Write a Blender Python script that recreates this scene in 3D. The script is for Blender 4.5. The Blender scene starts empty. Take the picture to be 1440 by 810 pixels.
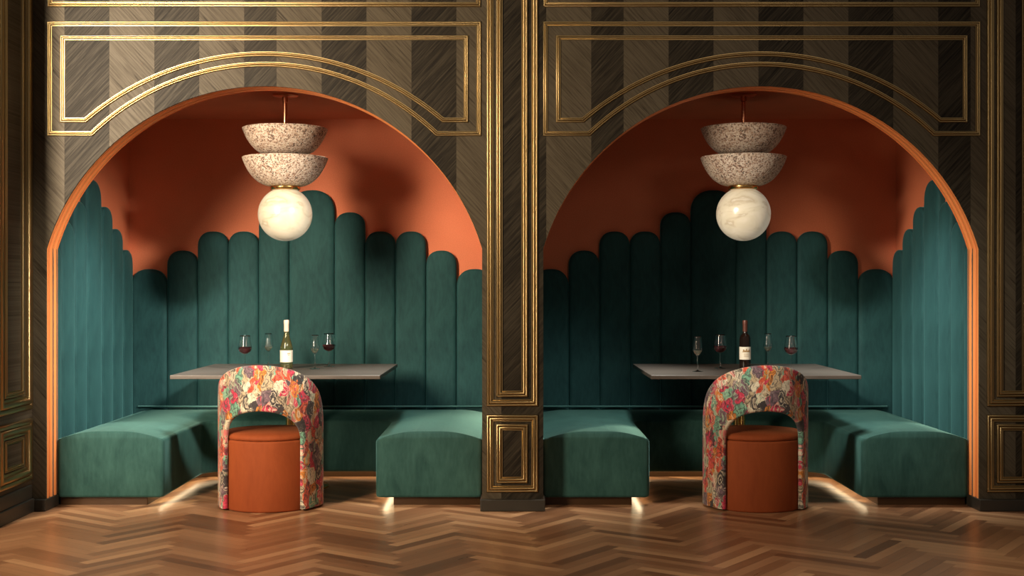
import bpy, bmesh, math, random
from mathutils import Vector, Matrix
R = math.radians
PI = math.pi
rnd = random.Random(7)
sc = bpy.context.scene
COL = sc.collection

# ------------------------------------------------------------------ camera frame of reference
S = 250.0                    # pixels per metre on the wall plane y = 0
D = 7.1                      # camera distance to the wall plane
EYE = 1.252
AX = 721.0                   # picture column of the symmetry axis
def WX(px): return (px - AX) / S
def WZ(py): return EYE + (405 - py) / S

# ------------------------------------------------------------------ materials
def new_mat(name):
    m = bpy.data.materials.new(name); m.use_nodes = True
    nt = m.node_tree
    b = nt.nodes['Principled BSDF']
    return m, nt, b

class NT:
    """small helper round a node tree"""
    def __init__(s, nt): s.nt = nt
    def n(s, t, **kw):
        x = s.nt.nodes.new(t)
        for k, v in kw.items():
            if k.startswith('i_'):
                x.inputs[k[2:].replace('_', ' ')].default_value = v
            else: setattr(x, k, v)
        return x
    def l(s, a, b): s.nt.links.new(a, b)
    def math(s, op, a, b=None, c=None, clamp=False):
        x = s.nt.nodes.new('ShaderNodeMath'); x.operation = op; x.use_clamp = clamp
        for i, v in enumerate((a, b, c)):
            if v is None: continue
            if isinstance(v, (int, float)): x.inputs[i].default_value = v
            else: s.l(v, x.inputs[i])
        return x.outputs[0]
    def mix(s, f, a, b, mode='MIX'):
        x = s.nt.nodes.new('ShaderNodeMix'); x.data_type = 'RGBA'; x.blend_type = mode
        for i, v in ((0, f), (6, a), (7, b)):
            if isinstance(v, (int, float)): x.inputs[i].default_value = v
            elif isinstance(v, tuple): x.inputs[i].default_value = (*v[:3], 1)
            else: s.l(v, x.inputs[i])
        return x.outputs[2]
    def ramp(s, f, stops, mode='LINEAR'):
        x = s.nt.nodes.new('ShaderNodeValToRGB'); x.color_ramp.interpolation = mode
        e = x.color_ramp.elements
        while len(e) < len(stops): e.new(0.5)
        for i, (p, c) in enumerate(stops):
            e[i].position = p; e[i].color = (*c[:3], 1)
        s.l(f, x.inputs[0]); return x.outputs[0]
    def coord(s, kind='Object'):
        return s.nt.nodes.new('ShaderNodeTexCoord').outputs[kind]
    def mapping(s, v, scale=(1, 1, 1), rot=(0, 0, 0), loc=(0, 0, 0)):
        x = s.nt.nodes.new('ShaderNodeMapping'); s.l(v, x.inputs[0])
        x.inputs['Scale'].default_value = scale; x.inputs['Rotation'].default_value = rot
        x.inputs['Location'].default_value = loc
        return x.outputs[0]
    def noise(s, v, scale=5, detail=3, rough=0.5, dist=0):
        x = s.nt.nodes.new('ShaderNodeTexNoise'); s.l(v, x.inputs['Vector'])
        x.inputs['Scale'].default_value = scale; x.inputs['Detail'].default_value = detail
        x.inputs['Roughness'].default_value = rough; x.inputs['Distortion'].default_value = dist
        return x
    def bump(s, h, strength, dist, b):
        x = s.nt.nodes.new('ShaderNodeBump'); s.l(h, x.inputs['Height'])
        x.inputs['Strength'].default_value = strength; x.inputs['Distance'].default_value = dist
        s.l(x.outputs[0], b.inputs['Normal'])

def plain(name, col, rough=0.5, metal=0.0, var=0.08, scale=30, bump=0.0, **extra):
    m, nt, b = new_mat(name); t = NT(nt)
    n = t.noise(t.coord(), scale, 4)
    lo = tuple(c * (1 - var) for c in col); hi = tuple(min(1, c * (1 + var)) for c in col)
    t.l(t.mix(n.outputs[0], lo, hi), b.inputs['Base Color'])
    b.inputs['Roughness'].default_value = rough; b.inputs['Metallic'].default_value = metal
    for k, v in extra.items(): b.inputs[k.replace('_', ' ')].default_value = v
    if bump: t.bump(n.outputs[0], bump, 0.002, b)
    return m

def velvet(name, dark, light, sheen, sheen_w=0.6, rough=0.75):
    m, nt, b = new_mat(name); t = NT(nt)
    c = t.coord()
    n1 = t.noise(t.mapping(c, (9, 9, 3.2)), 1.0, 5, 0.62, 0.6)
    n2 = t.noise(t.mapping(c, (60, 60, 14)), 1.0, 3, 0.6)
    f = t.math('ADD', t.math('MULTIPLY', n1.outputs[0], 0.7), t.math('MULTIPLY', n2.outputs[0], 0.3))
    f = t.math('MULTIPLY_ADD', f, 2.8, -0.9, clamp=True)
    t.l(t.mix(f, dark, light), b.inputs['Base Color'])
    b.inputs['Roughness'].default_value = rough
    b.inputs['Sheen Weight'].default_value = sheen_w
    b.inputs['Sheen Roughness'].default_value = 0.25
    b.inputs['Sheen Tint'].default_value = (*sheen, 1)
    b.inputs['Specular IOR Level'].default_value = 0.2
    n3 = t.noise(c, 700, 2)
    t.bump(n3.outputs[0], 0.15, 0.001, b)
    return m

M = {}
M['teal'] = velvet('teal_velvet', (0.009, 0.038, 0.041), (0.021, 0.077, 0.077), (0.36, 0.95, 0.95), 1.0)
M['teal_bench'] = velvet('teal_bench_velvet', (0.014, 0.053, 0.048), (0.036, 0.104, 0.090), (0.45, 0.90, 0.82), 0.8)
M['piping'] = velvet('teal_piping_velvet', (0.10, 0.26, 0.25), (0.14, 0.32, 0.30), (0.5, 0.95, 0.9), 1.0)
M['rust'] = velvet('rust_velvet', (0.24, 0.050, 0.013), (0.31, 0.068, 0.018), (1.0, 0.5, 0.22), 0.3)
M['gold'] = plain('polished_gold', (0.41, 0.295, 0.140), 0.36, 1.0, 0.05, 20)
M['brass'] = plain('brushed_brass', (0.78, 0.50, 0.18), 0.22, 1.0, 0.05, 20)
M['copper'] = plain('copper_metal', (0.72, 0.32, 0.18), 0.28, 1.0, 0.05, 20)
M['trim_orange'] = plain('glossy_orange_lacquer', (0.95, 0.31, 0.09), 0.36, 0.0, 0.04, 15)
M['plinth'] = plain('dark_bronze_plinth', (0.055, 0.024, 0.007), 0.4, 0.3, 0.1, 15)
M['base'] = plain('dark_baseboard', (0.030, 0.025, 0.018), 0.4, 0.0, 0.15, 12)
M['alabaster'] = None
M['glass'] = plain('clear_glass', (1, 1, 1), 0.0, 0.0, 0.0, 1, Transmission_Weight=1.0, IOR=1.45)
M['red_wine'] = plain('red_wine', (0.06, 0.004, 0.006), 0.05, 0.0, 0.02, 5)
M['white_wine'] = plain('pale_wine', (0.85, 0.80, 0.62), 0.0, 0.0, 0.02, 5, Transmission_Weight=0.9, IOR=1.33)
M['olive_glass'] = plain('pale_olive_glass', (0.50, 0.48, 0.20), 0.02, 0.0, 0.02, 5, Transmission_Weight=0.92, IOR=1.45)
M['dark_glass'] = plain('dark_bottle_glass', (0.012, 0.006, 0.004), 0.06, 0.0, 0.02, 5)
M['cream_foil'] = plain('cream_foil', (0.74, 0.57, 0.45), 0.4, 0.0, 0.04, 40)
M['brown_foil'] = plain('brown_foil', (0.11, 0.035, 0.022), 0.35, 0.2, 0.06, 40)
M['paper'] = plain('label_paper', (0.78, 0.72, 0.60), 0.7, 0.0, 0.03, 60)
M['ink'] = plain('faded_brown_ink', (0.33, 0.20, 0.08), 0.7, 0.0, 0.1, 60)
M['table'] = None
M['led'] = None

def mk_alabaster():
    m, nt, b = new_mat('alabaster_globe'); t = NT(nt)
    c = t.coord()
    n = t.noise(t.mapping(c, (5, 5, 7), (0.4, 0.5, 0.3)), 1.6, 6, 0.55, 1.2)
    colr = t.ramp(n.outputs[0], [(0.3, (0.50, 0.44, 0.34)), (0.52, (0.46, 0.40, 0.29)), (0.62, (0.37, 0.30, 0.21)), (0.7, (0.50, 0.45, 0.35))])
    t.l(colr, b.inputs['Base Color']); b.inputs['Roughness'].default_value = 0.22
    t.l(colr, b.inputs['Emission Color']); b.inputs['Emission Strength'].default_value = 0.42
    return m
M['alabaster'] = mk_alabaster()

def mk_led():
    m, nt, b = new_mat('warm_led'); t = NT(nt)
    b.inputs['Base Color'].default_value = (0.9, 0.85, 0.75, 1)
    b.inputs['Emission Color'].default_value = (1.0, 0.78, 0.48, 1)
    b.inputs['Emission Strength'].default_value = 9
    return m
M['led'] = mk_led()

def mk_table():
    m, nt, b = new_mat('grey_oak_table'); t = NT(nt)
    c = t.coord()
    n = t.noise(t.mapping(c, (1.5, 40, 10)), 2.0, 5, 0.6, 0.4)
    t.l(t.ramp(n.outputs[0], [(0.3, (0.070, 0.057, 0.048)), (0.7, (0.115, 0.095, 0.080))]), b.inputs['Base Color'])
    b.inputs['Roughness'].default_value = 0.42
    return m
M['table'] = mk_table()

def mk_terrazzo():
    m, nt, b = new_mat('speckled_terrazzo'); t = NT(nt)
    c = t.coord()
    v = t.n('ShaderNodeTexVoronoi'); v.inputs['Scale'].default_value = 135; t.l(c, v.inputs['Vector'])
    sep = t.n('ShaderNodeSeparateColor'); t.l(v.outputs['Color'], sep.inputs[0])
    col1 = t.ramp(sep.outputs[0], [(0.0, (0.045, 0.02, 0.013)), (0.11, (0.16, 0.07, 0.045)), (0.23, (0.36, 0.22, 0.15)),
                                  (0.36, (0.46, 0.35, 0.27)), (0.58, (0.58, 0.49, 0.40)), (0.85, (0.68, 0.60, 0.51))], 'CONSTANT')
    n = t.noise(c, 16, 3)
    t.l(t.mix(t.math('MULTIPLY', n.outputs[0], 0.35), col1, (0.54, 0.43, 0.34)), b.inputs['Base Color'])
    b.inputs['Roughness'].default_value = 0.6
    t.bump(sep.outputs[1], 0.25, 0.002, b)
    return m
M['terrazzo'] = mk_terrazzo()

def mk_plaster():
    m, nt, b = new_mat('burnt_orange_plaster'); t = NT(nt)
    c = t.coord()
    n1 = t.noise(c, 150, 3, 0.6); n2 = t.noise(c, 3, 3)
    f = t.math('ADD', t.math('MULTIPLY', n1.outputs[0], 0.6), t.math('MULTIPLY', n2.outputs[0], 0.4))
    t.l(t.ramp(f, [(0.3, (0.57, 0.145, 0.060)), (0.7, (0.73, 0.205, 0.090))]), b.inputs['Base Color'])
    b.inputs['Roughness'].default_value = 0.7
    t.bump(n1.outputs[0], 0.5, 0.003, b)
    return m
M['plaster'] = mk_plaster()

def mk_wall_wood():
    """chevron veneer: vertical stripes of mirrored diagonal grain"""
    m, nt, b = new_mat('chevron_veneer'); t = NT(nt)
    c = t.coord()
    sx = t.n('ShaderNodeSeparateXYZ'); t.l(c, sx.inputs[0])
    px = t.math('MULTIPLY_ADD', sx.outputs[0], S, AX - 389.0 + 488.0 * 8)
    p = t.math('MODULO', px, 488.0)
    k = t.math('FLOOR', t.math('DIVIDE', p, 63.2))
    par = t.math('MODULO', k, 2.0)                     # 0 light stripe, 1 dark stripe
    sgn = t.math('MULTIPLY_ADD', par, -2.0, 1.0)       # +1 light, -1 dark
    rep = t.math('FLOOR', t.math('DIVIDE', px, 488.0))
    seed = t.math('ADD', t.math('MULTIPLY', k, 3.71), t.math('MULTIPLY', rep, 17.3))
    xs = t.math('MULTIPLY', sx.outputs[0], sgn)
    # light stripes run down to the right, dark ones up to the right
    a = R(47)
    along = t.math('SUBTRACT', t.math('MULTIPLY', xs, math.cos(a)), t.math('MULTIPLY', sx.outputs[2], math.sin(a)))
    across = t.math('ADD', t.math('MULTIPLY', xs, math.sin(a)), t.math('MULTIPLY', sx.outputs[2], math.cos(a)))
    cb = t.n('ShaderNodeCombineXYZ')
    t.l(t.math('MULTIPLY', along, 3.0), cb.inputs[0]); t.l(t.math('MULTIPLY', across, 75.0), cb.inputs[1]); t.l(seed, cb.inputs[2])
    g = t.noise(cb.outputs[0], 1.6, 6, 0.62, 0.35)
    cb2 = t.n('ShaderNodeCombineXYZ')
    t.l(t.math('MULTIPLY', along, 1.0), cb2.inputs[0]); t.l(t.math('MULTIPLY', across, 7.0), cb2.inputs[1]); t.l(seed, cb2.inputs[2])
    g2 = t.noise(cb2.outputs[0], 1.2, 3, 0.5)
    gf = t.math('ADD', t.math('MULTIPLY', g.outputs[0], 0.85), t.math('MULTIPLY', g2.outputs[0], 0.25))
    light = t.ramp(gf, [(0.36, (0.018, 0.0135, 0.0085)), (0.45, (0.058, 0.045, 0.029)), (0.62, (0.090, 0.072, 0.048))])
    dark = t.ramp(gf, [(0.40, (0.009, 0.007, 0.005)), (0.53, (0.023, 0.018, 0.012)), (0.68, (0.045, 0.036, 0.024))])
    t.l(t.mix(par, light, dark), b.inputs['Base Color'])
    t.l(t.math('ADD', t.math('MULTIPLY_ADD', gf, -0.30, 0.56), t.math('MULTIPLY', par, 0.05)), b.inputs['Roughness'])
    b.inputs['Specular IOR Level'].default_value = 0.10
    t.bump(gf, 0.30, 0.003, b)
    return m
M['wall_wood'] = mk_wall_wood()

def mk_floor():
    m, nt, b = new_mat('herringbone_planks'); t = NT(nt)
    uv = t.coord('UV')
    at = t.n('ShaderNodeAttribute'); at.attribute_name = 'plank'
    sep = t.n('ShaderNodeSeparateColor'); t.l(at.outputs['Color'], sep.inputs[0])
    s2 = t.n('ShaderNodeSeparateXYZ'); t.l(uv, s2.inputs[0])
    cb = t.n('ShaderNodeCombineXYZ')
    t.l(t.math('MULTIPLY', s2.outputs[0], 1.6), cb.inputs[0]); t.l(t.math('MULTIPLY', s2.outputs[1], 26), cb.inputs[1])
    t.l(t.math('MULTIPLY', sep.outputs[1], 40), cb.inputs[2])
    g = t.noise(cb.outputs[0], 1.5, 5, 0.6, 0.5)
    tone = t.math('ADD', t.math('MULTIPLY', sep.outputs[0], 0.70), t.math('MULTIPLY', g.outputs[0], 0.36))
    colr = t.ramp(tone, [(0.12, (0.16, 0.070, 0.034)), (0.4, (0.29, 0.135, 0.064)), (0.62, (0.40, 0.20, 0.098)), (0.88, (0.56, 0.31, 0.155))])
    # dark joints along the plank edges
    ex = t.math('ABSOLUTE', t.math('SUBTRACT', s2.outputs[1], 0.03125))
    joint = t.math('GREATER_THAN', ex, 0.0303)
    t.l(t.mix(t.math('MULTIPLY', joint, 0.6), colr, (0.03, 0.012, 0.006)), b.inputs['Base Color'])
    t.l(t.math('MULTIPLY_ADD', g.outputs[0], 0.12, 0.24), b.inputs['Roughness'])
    t.bump(g.outputs[0], 0.06, 0.002, b)
    return m
M['floor'] = mk_floor()

def mk_print():
    """multicolour feather and flower print"""
    m, nt, b = new_mat('painterly_print_fabric'); t = NT(nt)
    uv = t.coord('UV')
    w = t.noise(uv, 11, 3, 0.6)
    wv = t.n('ShaderNodeVectorMath', operation='MULTIPLY_ADD')
    t.l(w.outputs['Color'], wv.inputs[0]); wv.inputs[1].default_value = (0.10, 0.12, 0); t.l(uv, wv.inputs[2])
    base = t.mapping(wv.outputs[0], (22.0, 14.0, 1.0), (0, 0, 0.25))
    v = t.n('ShaderNodeTexVoronoi'); v.inputs['Scale'].default_value = 1.0; t.l(base, v.inputs['Vector'])
    sep = t.n('ShaderNodeSeparateColor'); t.l(v.outputs['Color'], sep.inputs[0])
    cell = t.ramp(sep.outputs[0], [(0.0, (0.55, 0.030, 0.075)), (0.19, (0.48, 0.36, 0.22)), (0.32, (0.045, 0.035, 0.035)), (0.44, (0.60, 0.075, 0.030)),
                                   (0.56, (0.17, 0.10, 0.12)), (0.67, (0.16, 0.36, 0.24)), (0.77, (0.60, 0.20, 0.025)), (0.87, (0.66, 0.58, 0.42))], 'CONSTANT')
    cell2 = t.ramp(sep.outputs[1], [(0.0, (0.66, 0.54, 0.38)), (0.22, (0.035, 0.022, 0.024)), (0.45, (0.60, 0.06, 0.09)), (0.6, (0.34, 0.46, 0.30)), (0.78, (0.06, 0.045, 0.05))], 'CONSTANT')
    # curling petals: rings round every cell centre
    ring = t.math('SINE', t.math('ADD', t.math('MULTIPLY', v.outputs['Distance'], 21.0), t.math('MULTIPLY', w.outputs[0], 9.0)))
    rmask = t.math('MULTIPLY_ADD', ring, 1.6, -0.25, clamp=True)
    c1 = t.mix(t.math('MULTIPLY', rmask, 0.7), cell, cell2)
    # feathered brush strokes
    st = t.noise(t.mapping(wv.outputs[0], (110, 26, 1), (0, 0, 0.3)), 1.0, 4, 0.65, 0.8)
    dk = t.math('MULTIPLY_ADD', st.outputs[0], -8.0, 4.0, clamp=True)
    c2 = t.mix(t.math('MULTIPLY', dk, 0.85), c1, (0.022, 0.016, 0.016))
    lt = t.math('MULTIPLY_ADD', st.outputs[0], 9.0, -5.3, clamp=True)
    c3 = t.mix(t.math('MULTIPLY', lt, 0.7), c2, (0.80, 0.72, 0.56))
    # eye spots in the feathers
    eye = t.math('LESS_THAN', v.outputs['Distance'], 0.10)
    c4 = t.mix(t.math('MULTIPLY', eye, t.math('GREATER_THAN', sep.outputs[2], 0.45)), c3, (0.03, 0.20, 0.20))
    t.l(c4, b.inputs['Base Color'])
    b.inputs['Roughness'].default_value = 0.8
    b.inputs['Sheen Weight'].default_value = 0.2
    n3 = t.noise(uv, 900, 1)
    t.bump(n3.outputs[0], 0.1, 0.001, b)
    return m
M['print'] = mk_print()

# ------------------------------------------------------------------ mesh helpers
def link(name, bm, mat, parent=None, smooth=False, auto=None):
    me = bpy.data.meshes.new(name)
    bmesh.ops.recalc_face_normals(bm, faces=bm.faces)
    bm.to_mesh(me); bm.free()
    me.materials.append(mat)
    if smooth:
        for p in me.polygons: p.use_smooth = True
    o = bpy.data.objects.new(name, me); COL.objects.link(o)
    if auto is not None:
        me.set_sharp_from_angle(angle=R(auto))
    if parent is not None: o.parent = parent
    return o

def tag(o, label=None, cat=None, group=None, kind=None):
    if label: o['label'] = label
    if cat: o['category'] = cat
    if group: o['group'] = group
    if kind: o['kind'] = kind
    return o

def thing(name, label, cat, loc=(0, 0, 0), rz=0, group=None):
    o = bpy.data.objects.new(name, None); COL.objects.link(o)
    o.location = loc; o.rotation_euler = (0, 0, rz); o.empty_display_size = 0.1
    return tag(o, label, cat, group)

def struct(name, bm, mat, label, cat, smooth=False, auto=None):
    return tag(link(name, bm, mat, None, smooth, auto), label, cat, None, 'structure')

def box(bm, x0, x1, y0, y1, z0, z1, bevel=0):
    r = bmesh.ops.create_cube(bm, size=1.0)
    vs = r['verts']
    for v in vs:
        v.co = Vector((x0 + (v.co.x + .5) * (x1 - x0), y0 + (v.co.y + .5) * (y1 - y0), z0 + (v.co.z + .5) * (z1 - z0)))
    if bevel:
        es = {e for v in vs for e in v.link_edges}
        bmesh.ops.bevel(bm, geom=list(es), offset=bevel, segments=3, affect='EDGES', profile=0.5)
    return bm

def lathe(bm, prof, n=48, loc=(0, 0, 0)):
    """prof: (r, z) points; r = 0 closes"""
    rings = []
    for r, z in prof:
        if r <= 1e-6: rings.append([bm.verts.new((loc[0], loc[1], loc[2] + z))])
        else: rings.append([bm.verts.new((loc[0] + r * math.cos(2 * PI * i / n), loc[1] + r * math.sin(2 * PI * i / n), loc[2] + z)) for i in range(n)])
    for a, b in zip(rings, rings[1:]):
        for i in range(n):
            j = (i + 1) % n
            if len(a) == 1 and len(b) == 1: continue
            if len(a) == 1: bm.faces.new((a[0], b[j], b[i]))
            elif len(b) == 1: bm.faces.new((a[i], a[j], b[0]))
            else: bm.faces.new((a[i], a[j], b[j], b[i]))
    return bm

def loops_mesh(bm, loops, cap0=True, cap1=True):
    L = [[bm.verts.new(p) for p in lp] for lp in loops]
    n = len(L[0])
    for a, b in zip(L, L[1:]):
        for i in range(n):
            j = (i + 1) % n
            bm.faces.new((a[i], a[j], b[j], b[i]))
    if cap0: bm.faces.new(L[0][::-1])
    if cap1: bm.faces.new(L[-1])
    return bm

def sweep(bm, path, prof, closed, to3d):
    """mitred sweep. path: 2D points; prof: (offset across to the left of travel, height); to3d(u, v, h)"""
    n = len(path); rings = []
    for i in range(n):
        p = Vector(path[i])
        if closed or 0 < i < n - 1:
            a = (p - Vector(path[i - 1])).normalized(); b = (Vector(path[(i + 1) % n]) - p).normalized()
        elif i == 0: a = b = (Vector(path[1]) - p).normalized()
        else: a = b = (p - Vector(path[i - 1])).normalized()
        na = Vector((-a.y, a.x)); nb = Vector((-b.y, b.x))
        m = (na + nb)
        m = m / max(0.2, m.dot(na)) if m.length > 1e-6 else na
        rings.append([bm.verts.new(to3d(p.x + m.x * o, p.y + m.y * o, h)) for o, h in prof])
    k = len(prof)
    for i in range(n if closed else n - 1):
        a, b = rings[i], rings[(i + 1) % n]
        for j in range(k - 1):
            bm.faces.new((a[j], a[j + 1], b[j + 1], b[j]))
    if not closed:
        bm.faces.new(rings[0]); bm.faces.new(rings[-1][::-1])
    return bm

def bead_profile(w, h=0.011):
    """two rounded beads and an outer fillet, height above the wall"""
    pts = [(0, 0)]
    for c, rad, hh in ((0.20, 0.18, 0.75), (0.58, 0.20, 1.0)):
        for k in range(9):
            a = PI - PI * k / 8
            pts.append(((c + rad * math.cos(a)) * w, (0.22 + (hh - 0.22) * math.sin(a)) * h))
    pts += [(0.84 * w, 0.30 * h), (0.86 * w, 0.48 * h), (0.97 * w, 0.48 * h), (w, 0)]
    return pts

# ------------------------------------------------------------------ the setting
XC = 1.398                   # niche centre from the axis
HW = 1.226                   # half width of the opening
ARCH_TOP, SPRING = 2.388, 1.472
SAG = ARCH_TOP - SPRING
AR = (HW * HW + SAG * SAG) / (2 * SAG)
ZTOP = 3.75
CORNER = -2.704
NICHE_D = 1.72
CEIL = 2.432

def arch_pts(xc, hw, r, n=64, zc=None):
    zc = ARCH_TOP - AR if zc is None else zc
    a = math.asin(min(1, hw / AR))
    return [(xc + r * math.sin(-a + 2 * a * i / n), zc + r * math.cos(-a + 2 * a * i / n)) for i in range(n + 1)]

def front_wall():
    bm = bmesh.new()
    def quad(p):
        f = [bm.verts.new((x, 0, z)) for x, z in p]; bm.faces.new(f)
    xs = [(CORNER, -XC - HW), (-XC + HW, XC - HW), (XC + HW, 6.0)]
    for a, b in xs: quad([(a, 0), (b, 0), (b, ZTOP), (a, ZTOP)])
    for xc in (-XC, XC):
        p = arch_pts(xc, HW, AR)
        for (x0, z0), (x1, z1) in zip(p, p[1:]):
            quad([(x0, z0), (x1, z1), (x1, ZTOP), (x0, ZTOP)])
    bmesh.ops.remove_doubles(bm, verts=bm.verts, dist=1e-5)
    r = bmesh.ops.extrude_face_region(bm, geom=bm.faces[:])
    for v in r['geom']:
        if isinstance(v, bmesh.types.BMVert): v.co.y += 0.012
    return bm
struct('wall_front', front_wall(), M['wall_wood'], 'dark chevron veneer wall pierced by two orange arches', 'wall')

# floor: herringbone planks, each a face with its own tone and grain direction
def floor_mesh():
    bm = bmesh.new()
    uvl = bm.loops.layers.uv.new('UVMap'); cl = bm.loops.layers.float_color.new('plank')
    L, W = 0.50, 0.0625
    rot = Matrix.Rotation(R(45 + 9.0), 2)
    def plank(cx, cy, horiz):
        x0, y0 = cx, cy
        sz = (L, W) if horiz else (W, L)
        pts = [(x0, y0), (x0 + sz[0], y0), (x0 + sz[0], y0 + sz[1]), (x0, y0 + sz[1])]
        uvs = [(0, 0), (L, 0), (L, W), (0, W)] if horiz else [(0, 0), (0, W), (L, W), (L, 0)]
        w = [rot @ Vector(p) for p in pts]
        if max(p.x for p in w) < -6.1 or min(p.x for p in w) > 6.1 or max(p.y for p in w) < -7.6 or min(p.y for p in w) > 1.78: return
        f = bm.faces.new([bm.verts.new((p.x, p.y - 0.0, 0)) for p in w])
        tone = min(1, max(0, rnd.gauss(0.48, 0.27))); sd = rnd.random()
        off = rnd.random() * 3
        for lp, uv in zip(f.loops, uvs):
            lp[uvl].uv = uv; lp[cl] = (tone, sd, off, 1)
    for m in range(-30, 31):
        for k in range(-200, 201):
            ox = k * W + m * L; oy = k * W - m * L
            plank(ox, oy, True)
            plank(ox + L, oy - L + W, False)
    for co, no in (((-6.0, 0, 0), (-1, 0, 0)), ((6.0, 0, 0), (1, 0, 0)), ((0, -7.5, 0), (0, -1, 0)), ((0, 1.74, 0), (0, 1, 0))):
        bmesh.ops.bisect_plane(bm, geom=bm.verts[:] + bm.edges[:] + bm.faces[:], plane_co=co, plane_no=no, clear_outer=True)
    return bm
struct('floor', floor_mesh(), M['floor'], 'glossy brown oak floor laid in herringbone', 'floor')

# the niches
def niche(side, sgn):
    xc = sgn * XC
    xo = 1.282                                       # half width between the niche walls
    bm = bmesh.new(); box(bm, xc - xo, xc + xo, NICHE_D, NICHE_D + 0.06, 0, CEIL + 0.05)
    struct('wall_%s_niche_back' % side, bm, M['plaster'], 'burnt orange plaster back wall of the %s niche' % side, 'wall')
    bm = bmesh.new(); box(bm, xc - xo - 0.06, xc - xo, 0.012, NICHE_D + 0.06, 0, CEIL + 0.05)
    struct('wall_%s_niche_left' % side, bm, M['plaster'], 'burnt orange plaster side wall at the left of the %s niche' % side, 'wall')
    bm = bmesh.new(); box(bm, xc + xo, xc + xo + 0.06, 0.012, NICHE_D + 0.06, 0, CEIL + 0.05)
    struct('wall_%s_niche_right' % side, bm, M['plaster'], 'burnt orange plaster side wall at the right of the %s niche' % side, 'wall')
    bm = bmesh.new(); box(bm, xc - xo, xc + xo, 0.012, NICHE_D, CEIL, CEIL + 0.05)
    struct('ceiling_' + side, bm, M['plaster'], 'burnt orange flat ceiling of the %s niche' % side, 'ceiling')
    # beaded orange reveal of the arch
    zb = 0.066
    path = [(xc - HW, zb), (xc - HW, 0.7)] + arch_pts(xc, HW, AR) + [(xc + HW, 0.7), (xc + HW, zb)]
    prof = [(0.032, 0.0122), (0.016, 0.0124)]
    dep, nb = 0.180, 3
    pitch = (dep - 0.013) / nb
    for k in range(nb):
        y0 = 0.013 + k * pitch
        base = 0.0105 - 0.0014 * k
        wd = pitch * 0.70
        for q in range(13):
            a = PI * q / 12
            prof.append((base - 0.011 * math.sin(a) ** 0.8, y0 + wd * (0.5 - 0.5 * math.cos(a))))
        prof += [(0.022, y0 + wd + 0.001), (0.022, y0 + pitch - 0.001)]
    prof += [(0.0, dep - 0.001), (0.0, dep), (0.032, dep)]
    bm = bmesh.new()
    sweep(bm, path, prof, False, lambda u, v, h: (u, h, v))
    struct('trim_arch_' + side, bm, M['trim_orange'], 'orange triple beaded reveal round the %s arch' % side, 'arch trim', True, 60)
niche('left', -1); niche('right', 1)

# return wall at the left, towards the room
bm = bmesh.new(); box(bm, -6.0, CORNER, -0.53, 0.05, 0, ZTOP)
struct('wall_left', bm, M['wall_wood'], 'dark veneer return wall projecting at the left edge', 'wall')

# skirtings
def skirt(name, x0, x1, y0, y1, label):
    bm = bmesh.new(); box(bm, x0, x1, y0, y1, 0, 0.066, 0.004)
    struct(name, bm, M['base'], label, 'baseboard')
skirt('baseboard_center', -0.182, 0.182, -0.032, 0.178, 'dark plinth block at the foot of the middle pier')
skirt('baseboard_left', CORNER, -XC - HW + 0.008, -0.032, 0.178, 'dark baseboard below the left jamb')
skirt('baseboard_right', XC + HW - 0.008, 6.0, -0.032, 0.178, 'dark baseboard of the right pier')
bm = bmesh.new(); box(bm, CORNER - 0.01, CORNER + 0.026, -0.57, -0.032, 0, 0.075, 0.004); box(bm, CORNER - 0.01, CORNER + 0.014, -0.55, -0.032, 0.075, 0.15, 0.004)
struct('baseboard_side', bm, M['base'], 'stepped dark baseboard along the left return wall', 'baseboard')

# gilded mouldings
TR = [0]
def trim(path, w, h, label, closed=True, to3d=None):
    TR[0] += 1
    bm = bmesh.new()
    sweep(bm, path, bead_profile(w, h), closed, to3d or (lambda u, v, q: (u, -q + 0.0005, v)))
    struct('trim_%d' % TR[0], bm, M['gold'], label, 'moulding', True, 50)
def rect(x0, x1, z0, z1): return [(x0, z0), (x1, z0), (x1, z1), (x0, z1)]        # counter-clockwise: profile goes inward
def prect(a, b, t, bt): return rect(WX(a), WX(b), WZ(bt), WZ(t))
for side, base in (('left', 0), ('right', 1)):
    # frame over the arch with an arched lower edge
    if side == 'left': fx0, fx1 = 66.5, 676.8
    else: fx0, fx1 = 763.5, 1378.5
    cx = (fx0 + fx1) / 2
    for nm, ix, top, bot, half, sag in (('outer', 0, 30, 191.5, 241, 97.5), ('inner', 18, 49.5, 172.5, 250, 93)):
        a, b = fx0 + ix, fx1 - ix
        rr = (half * half + sag * sag) / (2 * sag)
        an = math.asin(half / rr)
        pts = [(a, bot)]
        for i in range(49):
            q = -an + 2 * an * i / 48
            pts.append((cx + rr * math.sin(q), bot - sag + rr - rr * math.cos(q)))
        pts += [(b, bot), (b, top), (a, top)]
        trim([(WX(x), WZ(y)) for x, y in pts], 7.0 / S, 0.012, '%s gilded frame with arched lower edge above the %s arch' % (nm, side))
    trim(prect(fx0 + 0.5, fx1 - 0.5, -210, 10), 7.0 / S, 0.012, 'outer gilded frame at the top edge above the %s arch' % side)
    trim(prect(fx0 + 18, fx1 - 18, -190, -9), 7.0 / S, 0.012, 'inner gilded frame at the top edge above the %s arch' % side)
for nm, ox in (('middle', 0), ('right', 703.5)):
    trim(prect(684 + ox, 757 + ox, -210, 571.5), 10.2 / S, 0.016, 'outer tall gilded frame on the %s pier' % nm)
    trim(prect(697.5 + ox, 742.5 + ox, -195, 558.5), 9.5 / S, 0.016, 'inner tall gilded frame on the %s pier' % nm)
    trim(prect(684 + ox, 757 + ox, 583, 692.5), 10.2 / S, 0.016, 'outer low gilded frame on the %s pier' % nm)
    trim(prect(697.5 + ox, 742.5 + ox, 596, 679.5), 9.5 / S, 0.016, 'inner low gilded frame on the %s pier' % nm)
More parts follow.
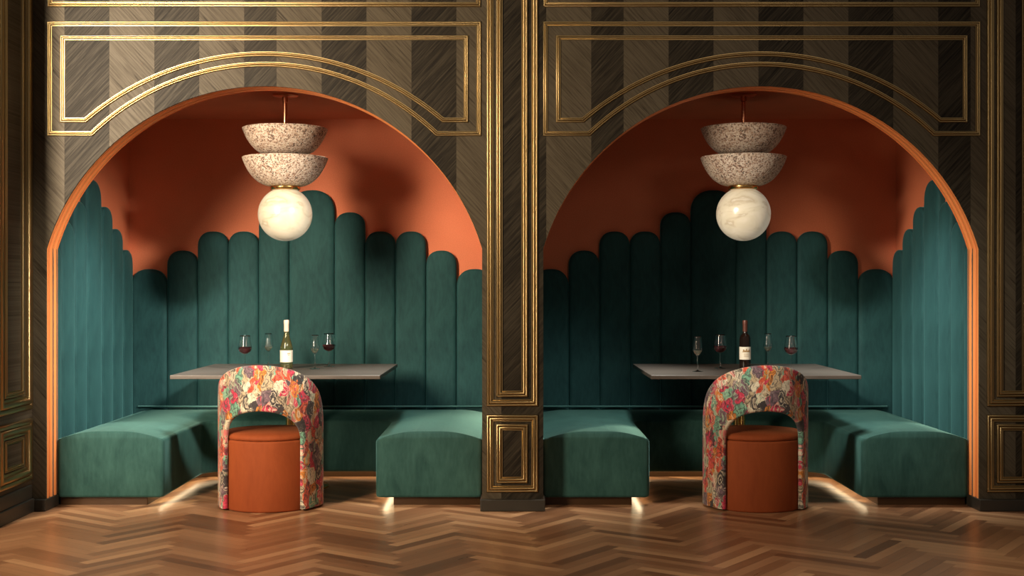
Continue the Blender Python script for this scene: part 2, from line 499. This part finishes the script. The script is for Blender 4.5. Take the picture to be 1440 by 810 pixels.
side3 = lambda u, v, q: (CORNER - 0.0005 + q, u, v)
trim(rect(-0.50, -0.015, 0.572, ZTOP - 0.1), 0.085, 0.024, 'outer tall gilded frame on the left return wall', True, side3)
trim(rect(-0.39, -0.125, 0.66, ZTOP - 0.2), 0.035, 0.012, 'inner tall gilded frame on the left return wall', True, side3)
trim(rect(-0.50, -0.015, 0.175, 0.525), 0.085, 0.024, 'outer low gilded frame on the left return wall', True, side3)
trim(rect(-0.39, -0.125, 0.265, 0.435), 0.025, 0.012, 'inner low gilded frame on the left return wall', True, side3)

# ------------------------------------------------------------------ upholstered wall panels
def panel_mesh(w, h, t=0.052):
    """channel panel: rounded top, pillowed face. local x across, z up, face towards -y"""
    bm = bmesh.new()
    hw = w / 2
    def outline(d, y):
        a = hw - d; pts = [(-a, y, d * 0.4)]
        rh = hw * 1.02 - d                                     # height of the rounded top
        zs = h - hw * 1.02
        for k in range(4): pts.append((-a, y, d * 0.4 + (zs - d * 0.4) * (k + 1) / 4))
        n = 22
        for k in range(1, n):
            q = PI - PI * k / n
            c, s = math.cos(q), math.sin(q)
            e = 2 / 2.35
            pts.append((a * math.copysign(abs(c) ** e, c), y, zs + rh * abs(s) ** e))
        for k in range(4): pts.append((a, y, zs - (zs - d * 0.4) * k / 4))
        pts.append((a, y, d * 0.4))
        return pts
    loops = [outline(0.0005, 0), outline(0.0005, -t * 0.55)]
    m = 9
    for k in range(1, m + 1):
        q = PI / 2 * k / m
        loops.append(outline(0.0005 + hw * 0.30 * (1 - math.cos(q)), -t * (0.55 + 0.40 * math.sin(q))))
    loops.append(outline(hw * 0.70, -t))
    loops_mesh(bm, loops)
    return bm
PZ = 0.001
BW, BT = 0.2125, 0.315
def panels(side, sgn):
    xc = sgn * XC
    hts = [1.385, 1.514, 1.647, 1.647, 1.780, 1.934, 1.780, 1.647, 1.647, 1.514, 1.385]
    order = ['fifth', 'fourth', 'third', 'second', 'first']
    x = -1.22 - 0.04
    cache = {}
    for i, ht in enumerate(hts):
        w = BT if i == 5 else BW + (0.04 if i in (0, 10) else 0)
        key = (round(w, 4), ht)
        if i == 5: lb = 'widest and tallest teal velvet panel, middle of the back wall in the %s niche' % side
        elif i < 5: lb = 'teal velvet back wall panel, %s to the left of the tallest, in the %s niche' % (order[i], side)
        else: lb = 'teal velvet back wall panel, %s to the right of the tallest, in the %s niche' % (order[10 - i], side)
        if key not in cache:
            o = link('upholstered_panel', panel_mesh(w, ht - PZ), M['teal'], None, True, 70); cache[key] = o
        else:
            o = cache[key].copy(); COL.objects.link(o)
        o.location = (xc + x + w / 2, NICHE_D - 0.001, PZ)
        tag(o, lb, 'wall panel', 'channelled panels on the back wall of the %s niche' % side)
        x += w
    bounds = [0.06, 0.277, 0.497, 0.717, 1.000, 1.221, 1.441, 1.664]
    sh = [1.514, 1.647, 1.780, 1.934, 1.780, 1.647, 1.514]
    nm = ['third towards the room from', 'second towards the room from', 'next towards the room from', '', 'first behind', 'second behind', 'third behind']
    for hand, face in (('left', -1), ('right', 1)):
        for i in range(7):
            w = bounds[i + 1] - bounds[i]
            key = (round(w, 3), sh[i], 's')
            if i == 3: lb = 'widest and tallest teal velvet panel on the %s wall of the %s niche' % (hand, side)
            else: lb = 'teal velvet panel %s the tallest, %s wall of the %s niche' % (nm[i], hand, side)
            if key not in cache:
                o = link('upholstered_panel', panel_mesh(w, sh[i] - PZ), M['teal'], None, True, 70); cache[key] = o
            else:
                o = cache[key].copy(); COL.objects.link(o)
            o.location = (xc + face * 1.281, (bounds[i] + bounds[i + 1]) / 2, PZ)
            o.rotation_euler = (0, 0, -face * PI / 2)
            tag(o, lb, 'wall panel', 'channelled panels on the %s wall of the %s niche' % (hand, side))
panels('left', -1); panels('right', 1)

# ------------------------------------------------------------------ banquettes
def u_outline(d, z, out=1.226, y0=0.155, y1=1.664, inn=0.61, yb=1.18, r=0.16, ro=0.03, d_in=None, d_front=None):
    """U shaped footprint inset by d. d_in: inset of the inner side, d_front: of the two front ends"""
    di = d if d_in is None else d_in
    df = d if d_front is None else d_front
    o = out - d; i = inn + di; a = y0 + df; b = y1 - d; yy = yb + di
    rr = max(0.012, r + di); rf = max(0.004, ro - d * 0.6)
    pts = []
    def arc(cx, cy, rad, a0, a1, n):
        for k in range(n + 1):
            q = a0 + (a1 - a0) * k / n
            pts.append((cx + rad * math.cos(q), cy + rad * math.sin(q), z))
    arc(-o + rf, a + rf, rf, -PI, -PI / 2, 5)                         # front left outer
    arc(-i - rf, a + rf, rf, -PI / 2, 0, 5)                           # front left inner
    arc(-i + rr, yy - rr, rr, PI, PI / 2, 14)                         # inner corner left
    arc(i - rr, yy - rr, rr, PI / 2, 0, 14)                           # inner corner right
    arc(i + rf, a + rf, rf, PI, 1.5 * PI, 5)
    arc(o - rf, a + rf, rf, -PI / 2, 0, 5)
    arc(o - 0.004, b - 0.004, 0.004, 0, PI / 2, 2)
    arc(-o + 0.004, b - 0.004, 0.004, PI / 2, PI, 2)
    return pts
def banquette(side, sgn):
    xc = sgn * XC
    t = thing('banquette_bench', 'long U-shaped teal velvet banquette lining the %s niche' % side, 'bench', (xc, 0, 0), 0, 'banquettes')
    bm = bmesh.new()
    loops = [u_outline(0.07, 0.0625), u_outline(0.028, 0.0625), u_outline(0.026, 0.047), u_outline(0.012, 0.047), u_outline(0.004, 0.051), u_outline(0.0, 0.063), u_outline(0, 0.2), u_outline(0, 0.36)]
    top, eb = 0.386, 0.024
    for k in range(1, 8):
        q = PI / 2 * k / 7
        loops.append(u_outline(eb * (1 - math.cos(q)) * 0.8, 0.36 + (top - 0.36) * math.sin(q), d_front=0.0))
    # the crown runs through to the two front ends, which are cut off straight
    for k, dd in enumerate((0.028, 0.038, 0.052, 0.07, 0.09, 0.115, 0.14, 0.17, 0.20, 0.232)):
        f = (dd - 0.0192) / (0.24 - 0.0192)
        loops.append(u_outline(dd, top + 0.042 * math.sin(min(1, f) * PI / 2) ** 0.9, d_front=0.0002 * k))
    loops_mesh(bm, loops)
    link('upholstery', bm, M['teal_bench'], t, True, 55)
    bm = bmesh.new()
    kw = dict(r=0.06, ro=0.004)
    loops_mesh(bm, [u_outline(0.01, 0, d_in=0.10, d_front=0.035, **kw), u_outline(0.01, 0.0625, d_in=0.10, d_front=0.035, **kw)])
    pl = link('plinth', bm, M['plinth'], t, True, 30); pl['label'] = 'recessed dark bronze plinth'
    # warm light strip under the overhang
    bm = bmesh.new()
    ru = 0.12
    i, yy = 0.654, 1.224
    path = [(-i, 0.24), (-i, yy - ru)] + [(-i + ru - ru * math.cos(q * PI / 20), yy - ru + ru * math.sin(q * PI / 20)) for q in range(1, 11)]
    path += [(-x, y) for x, y in path[::-1]]
    prof = [(-0.010, 0.0), (-0.010, -0.006), (0.010, -0.006), (0.010, 0.0), (-0.010, 0.0)]
    sweep(bm, path, prof, False, lambda u, v, h: (u, v, 0.0620 + h))
    ls = link('light_strip', bm, M['led'], t); ls['label'] = 'warm glowing light strip under the seat'
    # welt along the back
    bm = bmesh.new()
    prof = [(0.006 * math.cos(q * PI / 5), 0.006 * math.sin(q * PI / 5)) for q in range(11)]
    sweep(bm, [(-1.2, 1.655), (1.2, 1.655)], prof, False, lambda u, v, h: (u, v, 0.430 + h))
    pp = link('piping', bm, M['piping'], t, True); pp['label'] = 'raised velvet piping along the back'
banquette('left', -1); banquette('right', 1)

# ------------------------------------------------------------------ tables
def table(side, sgn, x):
    t = thing('dining_table', 'dark grey square pedestal table standing in the %s niche' % side, 'table', (x, 0.86, 0), 0, 'niche tables')
    bm = bmesh.new(); box(bm, -0.617, 0.617, -0.56, 0.56, 0.717, 0.74, 0.003)
    link('tabletop', bm, M['table'], t)
    bm = bmesh.new()
    for dx in (-0.018, 0.020):
        lathe(bm, [(0, 0.012), (0.0185, 0.012), (0.0185, 0.717), (0, 0.717)], 24, (dx, 0, 0))
    p = link('pedestal', bm, M['brass'], t, True, 40); p['label'] = 'twin brass tube pedestal'
    bm = bmesh.new(); lathe(bm, [(0, 0), (0.235, 0), (0.235, 0.008), (0.228, 0.013), (0, 0.014)], 56)
    p = link('base_plate', bm, M['brass'], t, True, 40); p['label'] = 'round brass base plate'
TXL, TXR = -1.394, 1.428
table('left', -1, TXL); table('right', 1, TXR)

# ------------------------------------------------------------------ barrel chairs
def chair(side, x, y, rz):
    t = thing('barrel_chair', 'rust velvet tub chair with multicolour printed back, at the table in the %s niche' % side, 'chair', (x, y, 0), rz, 'tub chairs')
    Ro, Ri = 0.300, 0.268
    TM = R(97)
    # the printed back: an arch wrapped round a barrel. (angle, height) boundaries
    def outer(s):
        # s 0..1 : up the left edge, over the crown, down the right edge
        if s < 0.2: return (-TM, 0.012 + (0.43 - 0.012) * s / 0.2)
        if s > 0.8: return (TM, 0.012 + (0.43 - 0.012) * (1 - s) / 0.2)
        q = PI - PI * (s - 0.2) / 0.6
        c, si = math.cos(q), math.sin(q)
        e = 2 / 2.0
        return (TM * math.copysign(abs(c) ** e, c), 0.43 + 0.395 * abs(si) ** e)
    TI = math.asin(0.222 / Ro)
    def inner(s):
        if s < 0.2: return (-TI, 0.012 + (0.40 - 0.012) * s / 0.2)
        if s > 0.8: return (TI, 0.012 + (0.40 - 0.012) * (1 - s) / 0.2)
        q = PI - PI * (s - 0.2) / 0.6
        c, si = math.cos(q), math.sin(q)
        e = 2 / 2.1
        return (TI * math.copysign(abs(c) ** e, c), 0.40 + 0.168 * abs(si) ** e)
    bm = bmesh.new(); uvl = bm.loops.layers.uv.new('UVMap')
    N = 90
    prof = []                      # (v across the band 0..1, radius)
    e = 0.055
    for k in range(7):
        q = PI / 2 + PI * k / 6
        prof.append((e + e * math.cos(q), (Ro + Ri) / 2 + (Ro - Ri) / 2 * math.sin(q)))
    for k in range(1, 8): prof.append((e + (1 - 2 * e) * k / 8, Ri))
    for k in range(7):
        q = -PI / 2 + PI * k / 6
        prof.append((1 - e + e * math.cos(q), (Ro + Ri) / 2 + (Ro - Ri) / 2 * math.sin(q)))
    for k in range(1, 12): prof.append((1 - e - (1 - 2 * e) * k / 12, Ro))
    rows, info = [], []
    for i in range(N + 1):
        s = i / N
        (ti, zi), (to, zo) = inner(s), outer(s)
        row, inf = [], []
        for v, r in prof:
            th = ti + (to - ti) * v; z = zi + (zo - zi) * v
            rad = r
            if r > Ro - 0.001:                                     # soft channels on the outside
                rad = r - 0.004 * (abs(math.cos(th * 5.2)) ** 6)
            lean = 0.03 * max(0, z - 0.40) / 0.42                   # the back leans outward a little
            row.append(bm.verts.new((rad * math.sin(th), -rad * math.cos(th) - lean * math.cos(th) * 0.6, z)))
            inf.append((th * 0.3, z))
        rows.append(row); info.append(inf)
    k = len(prof)
    uvmap = {}
    for row, inf in zip(rows, info):
        for v, u in zip(row, inf): uvmap[v] = u
    for i in range(N):
        for j in range(k):
            jj = (j + 1) % k
            bm.faces.new((rows[i][j], rows[i][jj], rows[i + 1][jj], rows[i + 1][j]))
    bm.faces.new(rows[0]); bm.faces.new(rows[-1][::-1])
    for f in bm.faces:
        for lp in f.loops: lp[uvl].uv = uvmap[lp.vert]
    b = link('backrest', bm, M['print'], t, True, 60); b['label'] = 'printed feather and flower fabric back'
    # rust velvet drum with domed cushion; wider on the table side
    def drum(z, inset):
        pts = []
        n = 72
        for q in range(n):
            a = 2 * PI * q / n
            front = 0.5 + 0.5 * math.tanh((math.sin(a) - 0.17) * 14)
            r = 0.2655 + (0.302 - 0.2655) * front - inset
            pts.append((r * math.cos(a), r * math.sin(a), z))
        return pts
    bm = bmesh.new()
    loops = [drum(0.0, 0.012), drum(0.004, 0.004), drum(0.012, 0.0), drum(0.2, 0), drum(0.385, 0)]
    for q in range(1, 7):
        a = PI / 2 * q / 6
        loops.append(drum(0.385 + 0.012 * math.sin(a), 0.012 * (1 - math.cos(a))))
    loops_mesh(bm, loops)
    link('seat_base', bm, M['rust'], t, True, 50)
    bm = bmesh.new()
    loops = [drum(0.397, 0.02), drum(0.399, 0.008), drum(0.408, 0.003), drum(0.418, 0.005), drum(0.428, 0.016), drum(0.434, 0.035), drum(0.440, 0.09), drum(0.444, 0.16), drum(0.446, 0.22)]
    loops_mesh(bm, loops)
    link('seat_cushion', bm, M['rust'], t, True, 60)
chair('left', -1.392, 0.175, R(-2)); chair('right', 1.396, 0.175, R(2))

# ------------------------------------------------------------------ pendant lamps
def pendant(side, x, y):
    t = thing('pendant_lamp', 'pendant lamp of two speckled bowls over an alabaster globe, in the %s niche' % side, 'lamp', (x, y, CEIL), 0, 'pendant lamps')
    z = lambda v: v - CEIL
    bm = bmesh.new(); lathe(bm, [(0, 0), (0.078, 0), (0.078, -0.008), (0.070, -0.014), (0.018, -0.016), (0.018, -0.045), (0.012, -0.05), (0, -0.05)], 48)
    c = link('ceiling_rose', bm, M['copper'], t, True, 40); c['label'] = 'copper ceiling rose'
    bm = bmesh.new(); lathe(bm, [(0, z(2.06)), (0.0125, z(2.06)), (0.0125, -0.045), (0, -0.045)], 24)
    c = link('stem', bm, M['copper'], t, True, 40); c['label'] = 'thin copper stem'
    def bowl(zt, zb, r):
        h = zt - zb
        pts = [(0, 0), (0.085, 0.0)]
        n = 16
        for k in range(1, n + 1):
            s = k / n
            q = s * PI / 2 * 0.70
            pts.append((0.085 + (r - 0.085) * math.sin(q) / math.sin(PI / 2 * 0.70), h * (1 - math.cos(q)) / (1 - math.cos(PI / 2 * 0.70))))
        pts += [(r - 0.006, h + 0.004), (r - 0.014, h)]
        for k in range(n - 1, -1, -1):
            s = k / n
            q = s * PI / 2 * 0.70
            pts.append((max(0.07, 0.085 + (r - 0.085) * math.sin(q) / math.sin(PI / 2 * 0.70) - 0.016), 0.016 + (h - 0.016) * (1 - math.cos(q)) / (1 - math.cos(PI / 2 * 0.70))))
        pts += [(0, 0.016)]
        bm = bmesh.new(); lathe(bm, [(a, b + z(zb)) for a, b in pts], 72)
        return bm
    link('bowl_shade', bowl(2.222, 2.056, 0.258), M['terrazzo'], t, True, 40)
    bm = bmesh.new(); lathe(bm, [(0, z(2.030)), (0.09, z(2.030)), (0.09, z(2.056)), (0, z(2.056))], 48)
    c = link('spacer', bm, M['copper'], t, True, 40); c['label'] = 'copper spacer disc between the bowls'
    link('bowl_shade', bowl(2.044, 1.872, 0.259), M['terrazzo'], t, True, 40)
    bm = bmesh.new(); lathe(bm, [(0, z(1.850)), (0.088, z(1.850)), (0.092, z(1.856)), (0.092, z(1.868)), (0.088, z(1.872)), (0, z(1.872))], 48)
    c = link('collar', bm, M['brass'], t, True, 40); c['label'] = 'brass collar over the globe'
    bm = bmesh.new(); bmesh.ops.create_uvsphere(bm, u_segments=64, v_segments=40, radius=0.164)
    bmesh.ops.translate(bm, verts=bm.verts, vec=(0, 0, z(1.702)))
    g = link('globe', bm, M['alabaster'], t, True); g['label'] = 'veined cream alabaster globe'
PLX, PLY = -1.388, 0.60
pendant('left', PLX, PLY); pendant('right', 1.402, PLY - 0.03)

# ------------------------------------------------------------------ glasses and bottles
TZ = 0.7402
def at_table(px, r):
    """point on the table top seen at picture column px, at depth ratio r"""
    return ((px - AX) / S / r, D / r - D, TZ)
def prof_out(kind):
    if kind == 'wide':
        return [(0.0060, 0.098), (0.018, 0.104), (0.033, 0.115), (0.0415, 0.130), (0.0425, 0.140), (0.040, 0.156), (0.035, 0.182), (0.0315, 0.214)], 0.145
    return [(0.0055, 0.098), (0.012, 0.104), (0.022, 0.118), (0.0285, 0.131), (0.0290, 0.138), (0.0270, 0.156), (0.0240, 0.182), (0.0215, 0.214)], 0.128
def smooth(pts, n=4):
    out = []
    for i in range(len(pts) - 1):
        p0, p1, p2, p3 = pts[max(0, i - 1)], pts[i], pts[i + 1], pts[min(len(pts) - 1, i + 2)]
        for k in range(n):
            t = k / n
            out.append(tuple(0.5 * ((2 * p1[q]) + (-p0[q] + p2[q]) * t + (2 * p0[q] - 5 * p1[q] + 4 * p2[q] - p3[q]) * t * t + (-p0[q] + 3 * p1[q] - 3 * p2[q] + p3[q]) * t ** 3) for q in (0, 1)))
    return out + [pts[-1]]
def wine_glass(kind, wine, loc, label):
    t = thing('wine_glass', label, 'glass', loc, 0, 'wine glasses on the tables')
    po, level = prof_out(kind); po = smooth(po)
    th = 0.0012
    pin = [(max(0.002, r - th), z + (0.004 if i == 0 else 0.0008)) for i, (r, z) in enumerate(po)][::-1]
    bm = bmesh.new(); lathe(bm, [(0, po[0][1])] + po + pin + [(0, pin[-1][1])], 40)
    link('bowl', bm, M['glass'], t, True)
    bm = bmesh.new(); lathe(bm, [(0, 0.006), (0.006, 0.0065), (0.0038, 0.014), (0.0029, 0.03), (0.0028, 0.085), (0.0045, 0.096), (0.0060, 0.0985), (0, 0.0985)], 24)
    link('stem', bm, M['glass'], t, True)
    bm = bmesh.new(); lathe(bm, [(0, 0), (0.036 if kind == 'wide' else 0.033, 0), (0.036 if kind == 'wide' else 0.033, 0.0012), (0.02, 0.003), (0.006, 0.0062), (0, 0.0065)], 40)
    link('foot', bm, M['glass'], t, True)
    inner = [(max(0.001, r - th - 0.0004), z) for r, z in po if 0.1035 < z < level]
    rl = inner[-1][0]
    bm = bmesh.new(); lathe(bm, [(0, inner[0][1])] + inner + [(rl, level), (0, level)], 40)
    w = link('wine', bm, M[wine], t, True, 40)
    w['label'] = 'dark red wine' if wine == 'red_wine' else 'pale white wine'
def bottle(kind, loc, label):
    t = thing('wine_bottle', label, 'bottle', loc, R(-8) if kind == 'white' else R(4), 'wine bottles on the tables')
    if kind == 'white':
        body = [(0.0, 0.004), (0.030, 0.0), (0.0375, 0.004), (0.0395, 0.012), (0.0395, 0.118), (0.0375, 0.140), (0.030, 0.170), (0.0205, 0.200), (0.0155, 0.222), (0.0145, 0.24), (0.0145, 0.296), (0, 0.296)]
        gm, fm = M['olive_glass'], M['cream_foil']
        foil = [(0, 0.236), (0.0152, 0.236), (0.0152, 0.285), (0.0168, 0.286), (0.0168, 0.304), (0.0155, 0.309), (0, 0.309)]
        lab = (0.0400, 0.042, 0.117); span = R(100)
    else:
        body = [(0.0, 0.004), (0.030, 0.0), (0.0335, 0.004), (0.0348, 0.012), (0.0348, 0.180), (0.0335, 0.197), (0.028, 0.212), (0.0185, 0.222), (0.0150, 0.232), (0.0142, 0.245), (0.0142, 0.296), (0, 0.296)]
        gm, fm = M['dark_glass'], M['brown_foil']
        foil = [(0, 0.238), (0.0150, 0.238), (0.0150, 0.282), (0.0165, 0.283), (0.0165, 0.304), (0.0155, 0.308), (0, 0.308)]
        lab = (0.0353, 0.062, 0.142); span = R(98)
    bm = bmesh.new(); lathe(bm, [body[0]] + smooth(body[1:-1], 3) + [body[-1]], 48)
    link('glass_body', bm, gm, t, True, 50)
    bm = bmesh.new(); lathe(bm, foil, 36)
    f = link('foil_capsule', bm, fm, t, True, 40); f['label'] = 'cream foil capsule' if kind == 'white' else 'brown foil capsule'
    r, z0, z1 = lab
    def patch(bm, a0, a1, z0, z1, r):
        n = max(2, int(abs(a1 - a0) / R(6)))
        fr = []
        for k in range(n + 1):
            a = a0 + (a1 - a0) * k / n
            fr.append([bm.verts.new(((r + q) * math.sin(a), -(r + q) * math.cos(a), z)) for q, z in ((0, z0), (0.0005, z0), (0.0005, z1), (0, z1))])
        for a, b in zip(fr, fr[1:]):
            for j in range(4): bm.faces.new((a[j], a[(j + 1) % 4], b[(j + 1) % 4], b[j]))
        bm.faces.new(fr[0]); bm.faces.new(fr[-1][::-1])
    bm = bmesh.new(); patch(bm, -span, span, z0, z1, r)
    lb = link('paper_label', bm, M['paper'], t, True, 40); lb['label'] = 'cream paper label'
    bm = bmesh.new()
    if kind == 'white':
        patch(bm, R(26), R(52), z0 + 0.052, z0 + 0.058, r + 0.0005); patch(bm, R(30), R(48), z0 + 0.044, z0 + 0.047, r + 0.0005)
    else:
        # a small engraved house with a pitched roof above lines of small print
        for a0, a1, q0, q1 in ((-36, -22, .050, .064), (-22, 22, .050, .058), (22, 36, .050, .064), (-6, 6, .058, .068), (-44, 44, .047, .050)):
            patch(bm, R(a0), R(a1), z0 + q0, z0 + q1, r + 0.0005)
        for q in (.034, .026, .018): patch(bm, R(-26), R(26), z0 + q, z0 + q + .0022, r + 0.0005)
    ik = link('print_marks', bm, M['ink'], lb, True, 40)
for kind, wine, px, r, lb in (
    ('wide', 'red_wine', 344.5, 0.900, 'round-bowled glass of red wine, furthest left on the table in the left niche'),
    ('slim', 'white_wine', 377.5, 0.860, 'slim glass of white wine just left of the pale bottle, left niche'),
    ('slim', 'white_wine', 442.8, 0.890, 'slim glass of white wine just right of the pale bottle, left niche'),
    ('wide', 'red_wine', 462.5, 0.862, 'round-bowled glass of red wine, furthest right on the table in the left niche'),
    ('slim', 'white_wine', 981.0, 0.918, 'slim glass of white wine, furthest left on the table in the right niche'),
    ('wide', 'red_wine', 1012.8, 0.882, 'round-bowled glass of red wine just left of the dark bottle, right niche'),
    ('slim', 'white_wine', 1079.7, 0.862, 'slim glass of white wine just right of the dark bottle, right niche'),
    ('wide', 'red_wine', 1112.5, 0.908, 'round-bowled glass of red wine, furthest right on the table in the right niche')):
    wine_glass(kind, wine, at_table(px, r), lb)
bottle('white', at_table(402.8, 0.886), 'pale olive wine bottle with cream capsule and label, on the left table')
bottle('red', at_table(1047.8, 0.893), 'dark wine bottle with brown capsule and cream label, on the right table')

# ------------------------------------------------------------------ light
def aim(o, tgt):
    o.rotation_euler = (Vector(tgt) - o.location).to_track_quat('-Z', 'Y').to_euler()
def area(name, loc, tgt, size, power, col, spread=180, sy=None):
    l = bpy.data.lights.new(name, 'AREA'); l.size = size; l.energy = power; l.color = col; l.spread = R(spread)
    if sy: l.shape = 'RECTANGLE'; l.size_y = sy
    else: l.shape = 'DISK'
    o = bpy.data.objects.new(name, l); COL.objects.link(o); o.location = loc; aim(o, tgt); return o
def spot(name, loc, tgt, ang, blend, power, col, rad):
    l = bpy.data.lights.new(name, 'SPOT'); l.spot_size = R(ang); l.spot_blend = blend; l.energy = power; l.color = col; l.shadow_soft_size = rad
    o = bpy.data.objects.new(name, l); COL.objects.link(o); o.location = loc; aim(o, tgt); return o
WARM = (1.0, 0.80, 0.58)
area('key_light', (-3.5, -4.3, 2.9), (-2.1, 0, 1.9), 0.85, 122, (1.0, 0.82, 0.60), 80, 2.2)
area('room_light', (2.1, -4.6, 3.15), (0.6, 0, 0.8), 0.7, 8, (1.0, 0.80, 0.60), 150)
spot('ceiling_spotlight', (0.9, -2.2, 2.6), (-2.55, 0.95, 0.85), 31, 1.0, 1250, (1.0, 0.93, 0.80), 0.15)
spot('ceiling_spotlight', (-0.9, -2.2, 2.6), (2.55, 0.95, 0.85), 31, 1.0, 680, (1.0, 0.93, 0.80), 0.15)
for x, p in ((-1.7, 75), (0.2, 70), (2.0, 120)):  # unseen fill spots added to brighten the floor, most at the right
    spot('floor_fill_spot', (x, -2.0, 3.4), (x, -2.0, 0), 56, 1.0, p, (1.0, 0.86, 0.68), 0.12)
for s, x in ((-1, -XC), (1, XC)):
    for q in (-1, 1):
        spot('niche_downlight', (x + q * 0.36, 0.45, CEIL - 0.02), (x + q * 1.05, 0.75, 0.5), 68, 1.0, 260, (0.95, 0.97, 0.90), 0.14)

w = bpy.data.worlds.new('room_ambience'); sc.world = w; w.use_nodes = True
w.node_tree.nodes['Background'].inputs[0].default_value = (1.0, 0.87, 0.74, 1)
w.node_tree.nodes['Background'].inputs[1].default_value = 0.115

# ------------------------------------------------------------------ camera
cam = bpy.data.cameras.new('camera'); cam.sensor_width = 36; cam.lens = S * D / 1440 * 36
cam.shift_x = -1.0 / 1440; cam.clip_end = 100
co = bpy.data.objects.new('camera', cam); COL.objects.link(co)
co.location = (0, -D, EYE); co.rotation_euler = (PI / 2, 0, 0)
sc.camera = co
sc.view_settings.view_transform = 'Standard'
sc.view_settings.look = 'None'
sc.view_settings.gamma = 1; sc.view_settings.use_curve_mapping = False
sc.view_settings.exposure = 0.12
